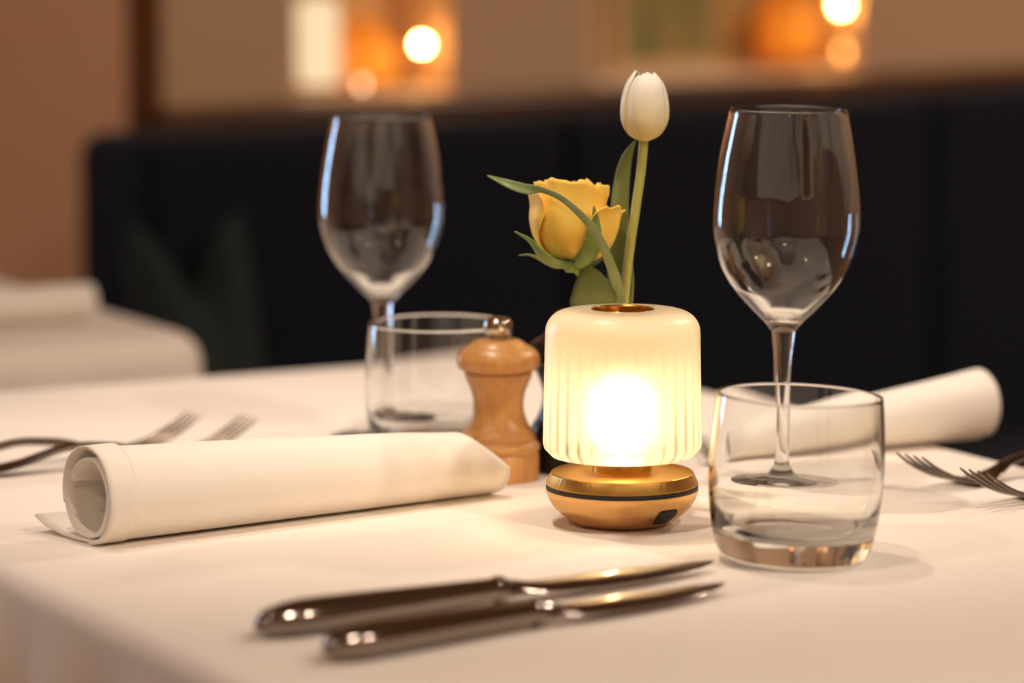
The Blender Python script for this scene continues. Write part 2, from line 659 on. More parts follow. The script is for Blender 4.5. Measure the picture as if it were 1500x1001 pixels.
cv, cf = [], []
NU, NV = 26, 20
W2, HH, TH = 0.064, 0.315, 0.042
for side in (1, -1):
    base = len(cv)
    for i in range(NU):
        for j in range(NV):
            x = -1 + 2 * i / (NU - 1)
            z = j / (NV - 1)
            fill = max(0.0, (1 - abs(x) ** 2.6)) ** 0.5 * max(0.0, 1 - abs(2 * z - 1) ** 2.6) ** 0.5
            chop = 0.055 * math.exp(-(x / 0.42) ** 2) * max(0, z - 0.3) / 0.7
            xx = x * W2 * (1 - 0.10 * sin(pi * z))
            cv.append((xx, side * (TH * fill + 0.001) + 0.06 * (z - 0.5), z * HH - chop - 0.012 * (1 - x * x) * z))
    for q in grid_faces(NU, NV):
        cf.append(tuple(base + i for i in q))
mesh('cushion_cover', cv, cf, M['green'], cu, sharp=80)


# ------------------------------------------------------------------ wall niche lamps
def niche_lamp(px, py, label, ball=0.005, strength=120):
    n = NW - 0.008
    t, z = WP(px, py, n)
    o = thing('niche_lamp', label, 'lamp', WL(t - 0.045, n - 0.040, SZ), BANG, 'amber lamps in the wall niches')
    h = z - SZ
    r = 0.034
    lathe_obj('foot', [(0, 0), (0.026, 0), (0.026, 0.004), (0.006, 0.008), (0.005, 0.02)], M['brass'], o, 32)
    prof = [(r * .86, 0.010), (r, 0.016), (r * 1.04, h * 0.6), (r * .9, h + 0.004), (r * 0.62, h + 0.018), (r * .3, h + 0.025), (0, h + 0.027)]
    lathe_obj('shade', crom(prof, 5), M['amber'], o, 40)
    lathe_obj('stem', [(0.005, 0.018), (0.004, h + 0.026)], M['brass'], o, 16)
    bm = bmesh.new()
    bmesh.ops.create_uvsphere(bm, u_segments=20, v_segments=12, radius=ball)
    me = bpy.data.meshes.new('bulb')
    bm.to_mesh(me); bm.free()
    b = link('bulb', me, emis('niche_bulb', (255, 196, 112), strength), o)
    b.location = (0.045, -0.040, h)
    # bulb holder on the room side of the shade
    v, f = tube([(0.012, -0.014, h), (0.030, -0.026, h), (0.0425, -0.037, h)], 0.0018, 10)
    mesh('bulb_arm', v, f, M['brass'], o)
    inner = bpy.data.lights.new('shade_glow', 'POINT')
    inner.energy = 0.028
    inner.color = (1.0, 0.77, 0.45)
    inner.shadow_soft_size = 0.010
    io = bpy.data.objects.new('shade_glow', inner)
    C.objects.link(io)
    io.parent = o
    io.location = (0.0, -0.012, h * 0.6)
    return o


niche_lamp(618, 65, 'small amber glass lamp with a round bulb in the left wall niche')
niche_lamp(1232, 8, 'small amber glass lamp with a round bulb in the right wall niche')

# glowing frosted cylinder at the left of the first niche
t, z = WP(467, 140, NW - 0.03)
cl = thing('cylinder_lamp', 'white glowing frosted cylinder lamp at the left end of a wall niche', 'lamp', WL(t, NW - 0.03, SZ), BANG)
lathe_obj('foot', [(0, 0), (0.024, 0), (0.024, 0.006), (0.02, 0.008), (0, 0.008)], M['brass'], cl, 32)
lathe_obj('glass_tube', [(0.0, 0.008), (0.019, 0.008), (0.021, 0.014), (0.021, 0.085), (0.017, 0.092), (0, 0.094)],
          emis('frosted_tube_glow', (255, 222, 176), 0.95), cl, 32)


def glint_light(px, py, label, col, strength, r=0.0035):  # made-up glowing cup that stands in for a glint at the sill
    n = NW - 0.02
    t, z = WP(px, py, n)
    o = thing('glint_light', label, 'glint stand-in', WL(t, n, SZ), 0, 'added glint lights on the niche sills')
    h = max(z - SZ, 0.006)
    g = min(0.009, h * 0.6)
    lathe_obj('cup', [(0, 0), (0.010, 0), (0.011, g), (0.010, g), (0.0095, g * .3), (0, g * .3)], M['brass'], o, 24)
    lathe_obj('cup_fill', [(0.0094, g * .31), (0.0094, g * .8), (0, g * .8)], M['sill'], o, 24)
    lathe_obj('glint_glow', crom([(0, g * .8), (r * .7, h - r * .6), (r * .8, h), (r * .4, h + r), (0, h + 2 * r)], 4), emis('glint_glow', col, strength), o, 16)
    return o


glint_light(530, 137, 'small added light standing in for a glint on the left niche sill', (255, 214, 170), 6)
glint_light(1235, 75, 'small added light standing in for a glint beneath the right amber lamp', (255, 178, 96), 10)

# framed botanical picture leaning at the back of the right niche
tA = WP(885, 40, NW - ND)[0]; tB = WP(1140, 40, NW - ND)[0]
pic = thing('framed_print', 'framed green and gold leaf print at the back of the right niche', 'picture', WL(tA, NW - ND + 0.004, SZ), BANG)
PW, PH = tB - tA, 0.30
M['print'] = mat('leaf_print', (190, 152, 88), 0.7, vary=((112, 116, 70), 26, (1, 1, 0.25)))
M['frame'] = mat('cream_frame', (214, 176, 132), 0.6)
box_obj('print_sheet', [(0.01, PW - 0.01, -0.006, -0.001, 0.012, PH - 0.012)], M['print'], pic)
for bx_ in ((0, PW, -0.012, 0, 0, 0.012), (0, PW, -0.012, 0, PH - 0.012, PH), (0, 0.01, -0.012, 0, 0.012, PH - 0.012), (PW - 0.01, PW, -0.012, 0, 0.012, PH - 0.012)):
    box_obj('frame_bar', [bx_], M['frame'], pic)

# ------------------------------------------------------------------ tables
TANG = R(28.5)
TU = Vector((-cos(TANG), -sin(TANG), 0))
TV = Vector((sin(TANG), -cos(TANG), 0))
far = P(803, 513)


def make_cloth(name, corner, lu, lv, drop, label, wav, seed, er=0.010, rad=0.03):
    """cloth over a rectangular table; corner is its far right corner, lu along TU, lv along TV"""
    hu, hv = lu / 2, lv / 2
    per = []
    # rounded rectangle outline
    for cx, cy, a0 in ((hu - rad, hv - rad, 0), (-hu + rad, hv - rad, 90), (-hu + rad, -hv + rad, 180), (hu - rad, -hv + rad, 270)):
        for i in range(9):
            a = R(a0 + 90 * i / 8)
            per.append((cx + rad * cos(a), cy + rad * sin(a), cos(a), sin(a)))
        # straight part follows
        nx = {0: (-hu + rad, hv, 0, 1), 90: (-hu, -hv + rad, -1, 0), 180: (hu - rad, -hv, 0, -1), 270: (hu, hv - rad, 1, 0)}[a0]
        x0, y0 = per[-1][0], per[-1][1]
        for i in range(1, 60):
            k = i / 60
            per.append((x0 + (nx[0] - x0) * k, y0 + (nx[1] - y0) * k, nx[2], nx[3]))
    n = len(per)
    v, f = [], []
    levels = [(-0.8 * rad, 0, 0), (-er, 0.0, 0)]
    for i in range(1, 6):
        a = pi / 2 * i / 5
        levels.append((-er + er * sin(a), -er + er * cos(a), 0))
    for i in range(1, 15):
        levels.append((0, -er - (drop - er) * i / 14, i / 14))
    s = 0.0
    arc = []
    for i in range(n):
        if i:
            s += sqrt((per[i][0] - per[i - 1][0]) ** 2 + (per[i][1] - per[i - 1][1]) ** 2)
        arc.append(s)
    tot = s + sqrt((per[0][0] - per[-1][0]) ** 2 + (per[0][1] - per[-1][1]) ** 2)
    for (off, dz, k) in levels:
        for i, (x, y, nx, ny) in enumerate(per):
            a = 2 * pi * arc[i] / tot
            q = Vector((cos(a) * 5.0 + seed, sin(a) * 5.0, 0.3 * k))
            fold = wav * (k ** 0.7) * (0.9 + 1.4 * noise.noise(q * 1.2) + 0.8 * sin(arc[i] * 70 + 3 * noise.noise(q)))
            o = off + max(fold, 0.0) + 0.002 * k
            v.append((x + nx * o, y + ny * o, dz))
    for l in range(len(levels) - 1):
        for i in range(n):
            j = (i + 1) % n
            f.append((l * n + i, (l + 1) * n + i, (l + 1) * n + j, l * n + j))
    f.append(tuple(range(n)))
    o = mesh(name, v, f, M['cloth'], None, sharp=60)
    md = o.modifiers.new('solidify', 'SOLIDIFY')
    md.thickness = 0.0012
    md.offset = 0
    c = corner + TU * hu + TV * hv
    o.location = (c.x, c.y, T - 0.0006)
    o.rotation_euler = (0, 0, TANG)
    tag(o, label, 'tablecloth')
    return o


def make_table(corner, lu, lv, label, inset=0.005):
    c = corner + TU * lu / 2 + TV * lv / 2
    t = thing('dining_table', label, 'table', (c.x, c.y, 0), TANG)
    hu, hv = lu / 2 - inset, lv / 2 - inset
    box_obj('table_top', [(-hu, hu, -hv, hv, T - 0.032, T - 0.0015)], M['wood'], t, bevel=0.007)
    for sx in (-1, 1):
        for sy in (-1, 1):
            box_obj('leg', [(sx * (hu - .05) - .025, sx * (hu - .05) + .025, sy * (hv - .05) - .025, sy * (hv - .05) + .025, 0, T - 0.032)],
                    M['wood'], t, bevel=0.003)
    return t


ledge = P(130, 899)
lu1 = (ledge - far).dot(TU)
LV1 = 1.15
make_table(far, lu1, LV1, 'rectangular dining table under the large white cloth in front')
make_cloth('tablecloth', far, lu1, LV1, 0.26, 'white linen cloth on the near table that carries the lamp and glasses', 0.022, 1.3, 0.012)
c2 = P(325, 492)
lu2, lv2 = 0.62, 0.62
c2f = c2 - TV * lv2
make_table(c2f, lu2, lv2, 'square dining table under the cloth at the left background', 0.03)
make_cloth('tablecloth', c2f, lu2, lv2, 0.26, 'white linen cloth on the blurred table at the left background', 0.012, 5.1, 0.022, 0.05)


# ------------------------------------------------------------------ table lamp
LP = P(911, 767)
lamp = thing('table_lamp', 'brass portable table lamp with glowing frosted ribbed glass shade and round top opening', 'lamp', LP, 0)
LY = LP.y
lathe_obj('base_bowl', crom([(0.0, 0.0), (0.020, 0.0004), (0.0275, 0.0030), (0.0345, 0.0085), (0.0383, 0.0145), (0.0392, 0.0185)], 6)
          + [(0.036, 0.0187), (0, 0.0187)], M['brass_body'], lamp, 96, sharp=50)
lathe_obj('rubber_band', [(0.036, 0.0186), (0.0389, 0.0187), (0.0391, 0.0192), (0.0391, 0.0207), (0.0388, 0.0212), (0.036, 0.0212)], M['black_rubber'], lamp, 96)
lathe_obj('base_top', [(0.030, 0.0208), (0.0391, 0.0210), (0.0391, 0.0216), (0.0367, 0.0268), (0.0362, 0.0272), (0.015, 0.0276), (0, 0.0276)],
          M['brass_top'], lamp, 96, sharp=25)
lathe_obj('collar', [(0.0153, 0.0274), (0.0153, 0.0400), (0.0146, 0.0408), (0, 0.0408)], M['brass'], lamp, 64)
# frosted shade
sp = [(0.0356, 0.0362), (0.0364, 0.0357), (0.0400, 0.0394), (0.0408, 0.0420)]
sp += [(0.0408 - 0.0011 * i / 8, 0.0420 + (0.0995 - 0.0420) * i / 8) for i in range(1, 9)]
for i in range(1, 9):
    a = pi / 2 * i / 8
    sp.append((0.0397 - 0.0118 + 0.0118 * cos(a), 0.0995 + 0.0112 * sin(a)))
sp += [(0.022, 0.1113), (0.0166, 0.1114), (0.0160, 0.1108)]
shade = lathe_obj('shade', sp, M['shade'], lamp, 136, sharp=35)
shade['label'] = 'frosted ribbed glass shade with rounded shoulder'
# brass tube lining the shade's opening
lathe_obj('opening_tube', [(0.0162, 0.1112), (0.0158, 0.1116), (0.0150, 0.1108), (0.0146, 0.104), (0.0138, 0.086), (0, 0.085), (0, 0.0835), (0.0146, 0.0845), (0.0153, 0.104), (0.0160, 0.1108)],
          M['brass'], lamp, 64)
lathe_obj('socket', [(0.0146, 0.0405), (0.006, 0.0425), (0.0040, 0.0445), (0.0, 0.0445)], M['brass'], lamp, 40)
bulb = lathe_obj('bulb', crom([(0.0022, 0.0440), (0.0034, 0.0465), (0.0038, 0.0540), (0.0036, 0.0660), (0.0024, 0.0725), (0, 0.0740)], 5), M['bulb'], lamp, 32)
# black charging cover on the lower right front
cv, cf = [], []
na, nh = 10, 8
cprof = crom([(0.0275, 0.0030), (0.0345, 0.0085), (0.0383, 0.0145)], 10)
for i in range(na):
    for j in range(nh):
        u = i / (na - 1); w_ = j / (nh - 1)
        r, z = cprof[int(round(2 + w_ * 13))]
        a = R(-61.5 + 20.5 * u)
        # rounded corners
        cu_, cw_ = 2 * u - 1, 2 * w_ - 1
        sq = 1 - 0.10 * (abs(cu_) * abs(cw_)) ** 2
        a = R(-51.0 + 10.2 * cu_ * sq)
        rr, zz = cprof[int(round(min(max(8.5 + 6.5 * cw_ * sq, 0), len(cprof) - 1)))]
        cv.append(((rr + 0.0004) * cos(a), (rr + 0.0004) * sin(a), zz - 0.0001))
o = mesh('charging_cover', cv, grid_faces(na, nh), M['black_rubber'], lamp)
o['label'] = 'black rounded charging port cover'
md = o.modifiers.new('solidify', 'SOLIDIFY'); md.thickness = 0.0005; md.offset = 0


# ------------------------------------------------------------------ flowers in a bud vase behind the lamp
FY = 0.064                    # the vase stands this far behind the lamp's axis
FS = 1.035
VP_ = Q(913, 600, LY + FY)
vase = thing('bud_vase', 'slim dark bud vase behind the lamp holding the flowers', 'vase', (VP_.x, VP_.y, T))
lathe_obj('vase_body', crom([(0.0, 0.0), (0.012, 0.0), (0.0155, 0.004), (0.0165, 0.020), (0.0145, 0.045), (0.0115, 0.066), (0.0118, 0.080)], 6)
          + [(0.0110, 0.0805), (0.0104, 0.080)] + crom([(0.0104, 0.079), (0.0102, 0.066), (0.0130, 0.045), (0.0150, 0.020), (0.0120, 0.006), (0, 0.005)], 6),
          M['black_wood'], vase, 48, sharp=60)


def L3(px, py, dy=0.0):
    """point near the vase axis at distance LY + FY + dy"""
    return Q(px, py, LY + FY + dy)


def ribbon(pts, widths, m, name, parent, facing=0.0, fold=0.25, thick=0.0006, n=8):
    """leaf blade along 3-D points (px, py, dy) with half widths in metres, facing angle turns the blade, fold makes a keel"""
    p3 = [tuple(L3(*p)) for p in pts]
    path = [Vector(p) for p in crom(p3, n)]
    ww = [w[0] for w in crom([(w,) for w in widths], n)]
    fa = facing if isinstance(facing, (list, tuple)) else [facing] * len(pts)
    ff = [w[0] for w in crom([(w,) for w in fa], n)]
    v = []
    K = 7
    for k, p in enumerate(path):
        d = (path[min(k + 1, len(path) - 1)] - path[max(k - 1, 0)]).normalized()
        side = d.cross(Vector((0, 1, 0))).normalized()
        nor = side.cross(d).normalized()
        a = R(ff[k])
        s = side * cos(a) + nor * sin(a)
        nn = nor * cos(a) - side * sin(a)
        for i in range(K):
            c = -1 + 2 * i / (K - 1)
            v.append(p + s * (ww[k] * c) + nn * (fold * ww[k] * (1 - c * c)))
    o = mesh(name, v, grid_faces(len(path), K), m, parent, sharp=70)
    md = o.modifiers.new('solidify', 'SOLIDIFY')
    md.thickness = thick
    md.offset = 0
    return o


def world_child(o, parent):
    o.parent = parent
    o.matrix_parent_inverse = Matrix.Translation(-Vector(parent.location))


tulip_base = Vector((VP_.x + 0.003, VP_.y, T + 0.010))
tulip = thing('tulip', 'closed white tulip on a tall pale green stem rising behind the lamp', 'flower', tulip_base)
sv, sf = tube([Vector(p) for p in crom([tuple(tulip_base)] + [tuple(L3(*p)) for p in
              ((914, 500, 0), (914, 445, 0), (922, 370, 0), (932, 300, 0), (939, 250, 0), (943, 205, 0))], 8)],
              [0.0025] * 49, 14)
o = mesh('stem', sv, sf, M['stem'], None); world_child(o, tulip)
# petals
tc = L3(944, 207)
th, tr_ = 0.0345 * FS, 0.0119 * FS
tprof = crom([(0.10, 0.0), (0.62, 0.09), (0.92, 0.25), (1.0, 0.42), (0.96, 0.62), (0.80, 0.83), (0.55, 0.97), (0.42, 1.02)], 5)
for i in range(6):
    inner = i % 2
    ang = R(-82 + 60 * i)
    rs = tr_ * (0.90 if inner else 1.0)
    hs = th * (0.97 if inner else 1.0) * (1 + 0.02 * sin(i * 2.1))
    half = R(50 if not inner else 46)
    v = []
    K = 15
    npf = len(tprof)
    for k, (rr, zz) in enumerate(tprof):
        s = k / (npf - 1)
        wid = 1.0 if s < 0.72 else max(0.06, sqrt(max(0.0, 1 - ((s - 0.72) / 0.29) ** 2)))
        wid *= min(1.0, 0.55 + 1.2 * s)
        for j in range(K):
            c = -1 + 2 * j / (K - 1)
            a = ang + half * wid * c
            bulge = 1 + 0.04 * (1 - c * c) - 0.02 * abs(c) ** 3 + 0.006 * sin(9 * c)
            r = rs * rr * bulge
            v.append(tc + Vector((r * cos(a) + 0.0012 * zz * 0.4, r * sin(a), hs * zz - 0.0012 * abs(c) * s)))
    o = mesh('petal', v, grid_faces(npf, K), M['petal_w'], None, sharp=80)
    md = o.modifiers.new('solidify', 'SOLIDIFY'); md.thickness = 0.0006; md.offset = 0
    world_child(o, tulip)
# tulip leaves
o = ribbon([(911, 500, 0.004), (905, 420, 0.007), (906, 350, 0.009), (909, 285, 0.010), (917, 235, 0.009), (931, 206, 0.007)],
           [0.0020, 0.0054, 0.0052, 0.0044, 0.0030, 0.0004], M['leaf'], 'leaf', None, facing=[20, 20, 15, 5, -10, -20], fold=0.35)
world_child(o, tulip)
o = ribbon([(912, 500, -0.003), (907, 435, -0.006), (893, 385, -0.026), (868, 335, -0.037), (828, 295, -0.036), (795, 279, -0.029), (772, 277, -0.022), (745, 269, -0.010), (714, 257, -0.008)],
           [0.0026, 0.0030, 0.0026, 0.0024, 0.0020, 0.0016, 0.0026, 0.0022, 0.0003], M['leaf'], 'leaf', None,
           facing=[10, 10, 20, 30, 40, 20, -20, -25, -30], fold=0.3)
world_child(o, tulip)
o = ribbon([(916, 500, 0.004), (921, 430, 0.004), (921, 390, 0.005), (916, 340, 0.006)],
           [0.0014, 0.0026, 0.0022, 0.0006], M['leaf'], 'leaf', None, facing=30, fold=0.3)
world_child(o, tulip)

# rose
rose_base = Vector((VP_.x - 0.005, VP_.y - 0.002, T + 0.010))
rose = thing('rose', 'open yellow rose with green sepals leaning left above the lamp', 'flower', rose_base)
rb = L3(836, 383, -0.008)                     # where the bloom sits on its stem
rt = L3(841, 263, -0.002)
raxis = (rt - rb).normalized()
rl = (rt - rb).length
rx = raxis.cross(Vector((0, 1, 0))).normalized()     # roughly to the right
ry = raxis.cross(rx).normalized()
if ry.y > 0:
    ry = -ry                                 # towards the camera
# now rx right-ish, ry to the camera, raxis up
if rx.x < 0:
    rx = -rx


def rose_pt(a, r, h):
    return rb + rx * (r * FS * cos(a)) + ry * (r * FS * sin(a)) + raxis * (h * FS)


sv, sf = tube([Vector(p) for p in crom([tuple(rose_base), tuple(L3(904, 500, -0.001)), tuple(L3(888, 448, 0)), tuple(L3(858, 412, -0.002)), tuple(rb)], 8)],
              [0.0022] * 33, 12)
o = mesh('stem', sv, sf, M['sepal'], None); world_child(o, rose)
# (centre angle, half width, max radius, height, outward curl of the rim, lift)
rng = random.Random(11)
petals = [
    (R(20), R(150), 0.0065, 0.0345, -0.002, 0.002), (R(200), R(140), 0.0085, 0.0355, -0.001, 0.002),
    (R(85), R(95), 0.0110, 0.0375, 0.000, 0.001), (R(300), R(100), 0.0125, 0.0400, 0.000, 0.001),
    (R(160), R(80), 0.0150, 0.0400, 0.001, 0.0), (R(50), R(70), 0.0158, 0.0405, 0.0012, 0.0),
    (R(265), R(75), 0.0165, 0.0410, 0.001, 0.0),
    (R(118), R(82), 0.0186, 0.0415, 0.0012, 0.0), (R(190), R(58), 0.0200, 0.0380, 0.0022, 0.0),
    (R(18), R(50), 0.0212, 0.0335, 0.0040, -0.0015),
]
for pi_, (ca, hw, rm, ph, curl, lift) in enumerate(petals):
    NP, K = 19, 23
    v = []
    for k in range(NP):
        s = k / (NP - 1)
        prof = (1 - (1 - min(s / 0.62, 1.0)) ** 2.3) ** 0.62
        narrowing = 1 - 0.12 * max(0, s - 0.6) / 0.4
        for j in range(K):
            c = -1 + 2 * j / (K - 1)
            edge = 1 - 0.20 * abs(c) ** 3.2 * (1 - 0.2 * s)
            wv = 0.0011 * noise.noise(Vector((c * 2.6 + pi_ * 3.1, pi_ * 1.7, s * 2.0)))
            rim = s ** 5
            r = 0.0015 + rm * prof * narrowing + curl * rim * 1.6 + wv * (0.4 + 2.4 * s ** 2)
            a = ca + hw * c * min(1.0, 0.45 + 0.75 * s)
            h = lift + ph * s * edge - 0.9 * max(curl, 0) * rim + 0.0034 * rim * noise.noise(Vector((c * 5.0, pi_ * 2.3, 1.0)))
            v.append(rose_pt(a, r, h))
    o = mesh('petal', v, grid_faces(NP, K), M['petal_y'], None, sharp=85)
    md = o.modifiers.new('solidify', 'SOLIDIFY'); md.thickness = 0.0006; md.offset = 0
    world_child(o, rose)
# receptacle and sepals
rp = [(0.0022, -0.006), (0.0042, -0.003), (0.0046, 0.0005), (0.002, 0.002)]
v, f = lathe(rp, 20)
v = [rb + rx * p[0] + ry * p[1] + raxis * p[2] for p in v]
o = mesh('receptacle', v, f, M['sepal'], None); world_child(o, rose)
sep = [
    ([(838, 388, -0.012), (815, 387, -0.024), (793, 372, -0.026), (776, 352, -0.022), (754, 339, -0.020)], [0.003, 0.0046, 0.0040, 0.0020, 0.0003], 55),
    ([(834, 388, -0.006), (806, 386, -0.014), (788, 377, -0.016), (774, 373, -0.014), (760, 374, -0.012)], [0.003, 0.0036, 0.0030, 0.0014, 0.0003], 75),
    ([(846, 388, -0.014), (862, 372, -0.026), (870, 350, -0.029), (872, 325, -0.028), (870, 302, -0.027)], [0.003, 0.0044, 0.0040, 0.0022, 0.0003], 0),
    ([(846, 388, -0.004), (864, 383, 0.004), (880, 372, 0.010), (890, 355, 0.012)], [0.003, 0.0040, 0.0030, 0.0003], 40),
    ([(838, 386, 0.004), (828, 376, 0.014), (820, 356, 0.017), (816, 335, 0.018)], [0.003, 0.0040, 0.0030, 0.0003], 0),
]
for pts, ws, fc in sep:
    o = ribbon(pts, ws, M['sepal'], 'sepal', None, facing=fc, fold=-0.3)
    world_child(o, rose)
# rose leaf just above the lamp
o = ribbon([(880, 480, -0.003), (871, 446, -0.006), (867, 425, -0.008), (862, 405, -0.008), (856, 388, -0.006)],
           [0.0020, 0.0122, 0.0106, 0.0068, 0.0006], M['leaf_d'], 'leaf', None, facing=8, fold=0.12)
world_child(o, rose)


# ------------------------------------------------------------------ glasses
def wine_glass(label, loc, k, tilt=(0, 0)):
    """stemmed wine glass about 0.2 m tall, k scales it"""
    t = thing('wine_glass', label, 'wine glass', loc, 0, 'wine glasses on the near table')
    t.rotation_euler = (tilt[0], tilt[1], 0)
    t.scale = (k, k, k)
    w = 0.0009
    outer = [(0.0062, 0.0860), (0.0105, 0.0912), (0.0180, 0.0985), (0.0270, 0.1085), (0.0340, 0.1200), (0.0384, 0.1335), (0.0394, 0.1445), (0.0386, 0.1580), (0.0356, 0.1790), (0.0306, 0.2030)]
    co = crom(outer, 8)
    inner = []
    for i, (r, z) in enumerate(co):
        a = co[max(i - 1, 0)]; b = co[min(i + 1, len(co) - 1)]
        dx, dz = b[0] - a[0], b[1] - a[1]
        l = sqrt(dx * dx + dz * dz)
        th = w * (1 + 2.2 * max(0, (0.108 - z) / 0.02))
        inner.append((r - th * dz / l, z + th * dx / l))
    inner = [p for p in inner if p[1] > 0.0945 and p[0] > 0.004]
    rim = [(co[-1][0] - w * 0.2, co[-1][1] + w * 0.35), (co[-1][0] - w * 0.8, co[-1][1] + w * 0.35)]
    pr = co + rim + list(reversed(inner)) + [(inner[0][0] * 0.6, inner[0][1] - 0.0010), (0.0, inner[0][1] - 0.0013)]
    lathe_obj('bowl', pr, M['glass'], t, 96, sharp=80)
    st = crom([(0.0100, 0.0052), (0.0056, 0.0105), (0.0040, 0.0180), (0.0037, 0.035), (0.0040, 0.053), (0.0047, 0.072), (0.0062, 0.0860)], 8)
    lathe_obj('stem', st, M['glass'], t, 48, sharp=80)
    ft = crom([(0.0100, 0.0052), (0.0160, 0.0034), (0.0250, 0.0022), (0.0335, 0.0014)], 6)
    pr = [(0.0, 0.0006), (0.020, 0.0003), (0.0330, 0.0), (0.0338, 0.0006), (0.0335, 0.0014)] + list(reversed(ft))[1:]
    lathe_obj('foot', pr, M['thin'], t, 96, sharp=80)
    return t


g2 = P(1142, 720)
wine_glass('large clear wine glass with its foot behind the front tumbler, right of the lamp', g2, 1.02, (0, R(0.8)))
g1 = P(561, 643)
wine_glass('clear wine glass left of the wooden pepper mill, behind the napkin', g1, 0.945)


def tumbler(label, loc, tilt=(0, 0)):
    t = thing('tumbler', label, 'tumbler', loc, 0, 'water tumblers on the near table')
    t.rotation_euler = (tilt[0], tilt[1], 0)
    out = crom([(0.0, 0.0012), (0.018, 0.0010), (0.028, 0.0), (0.0335, 0.0012), (0.0368, 0.0050), (0.0392, 0.0120), (0.0412, 0.0240), (0.0424, 0.0400), (0.0424, 0.0530), (0.0415, 0.0680), (0.0403, 0.0810)], 7)
    inn = crom([(0.0392, 0.0812), (0.0402, 0.0680), (0.0410, 0.0530), (0.0409, 0.0400), (0.0394, 0.0270), (0.0360, 0.0180), (0.0310, 0.0140), (0.020, 0.0128), (0.0, 0.0124)], 7)
    lathe_obj('glass_body', out + [(0.0400, 0.0815), (0.0395, 0.0816)] + inn, M['glass'], t, 110, sharp=80)
    return t


t2 = P(1160, 820)
tumbler('clear water tumbler in front, right of the lamp, before the wine glass', t2, (0, R(2.2)))
t1 = P(645, 680)
tumbler('clear water tumbler behind the napkin, beside the wooden pepper mill', t1)


# ------------------------------------------------------------------ mills
def mill(label, loc, body, k=1.0):
    t = thing('pepper_mill', label, 'pepper mill', loc, 0, 'turned mills behind the lamp')
    t.scale = (k, k, k)
    u = 0.001 / 3.337 / 2.668        # zoomed pixel to metres
    def g(r, y):
        return (r * u, (902 - y) * u)
    u = 1.0 / (3.337 * 2668)
    bprof = [(0, 0.0), (196 * u, 0.0), (200 * u, 0.0006), g(200, 782), g(196, 776), g(193, 770)]
    bprof += crom([g(196, 766), g(204, 752), g(205, 738), g(198, 722), g(186, 712)], 5)
    bprof += [g(183, 708), g(186, 704)]
    bprof += crom([g(186, 702), g(178, 676), g(155, 640), g(132, 585), g(124, 535), g(130, 480), g(148, 430), g(163, 395), g(166, 372)], 6)
    bprof += [g(150, 370), (0, g(0, 370)[1])]
    lathe_obj('body', bprof, body, t, 72, sharp=35)
    hp = [(0, g(0, 368)[1]), g(160, 368), g(176, 362)]
    hp += crom([g(176, 362), g(198, 345), g(206, 318), g(203, 292), g(188, 268), g(166, 250), g(150, 243)], 6)
    hp += [g(146, 240)]
    hp += crom([g(140, 236), g(122, 222), g(90, 210), g(0, 203)], 5)
    lathe_obj('hat', hp, body, t, 72, sharp=35)
    kp = [(0, g(0, 206)[1]), g(50, 206), g(52, 198)] + crom([g(48, 194), g(66, 180), g(72, 155), g(70, 130), g(60, 110), g(36, 100), g(0, 97)], 6)
    lathe_obj('knob', kp, M['chrome'], t, 48, sharp=35)
    return t


mill('natural beech pepper mill with a steel knob left of the lamp', P(730, 701), M['beech'])
mill('black lacquered mill mostly hidden between the beech mill and the lamp', P(831, 688), M['black_wood'])


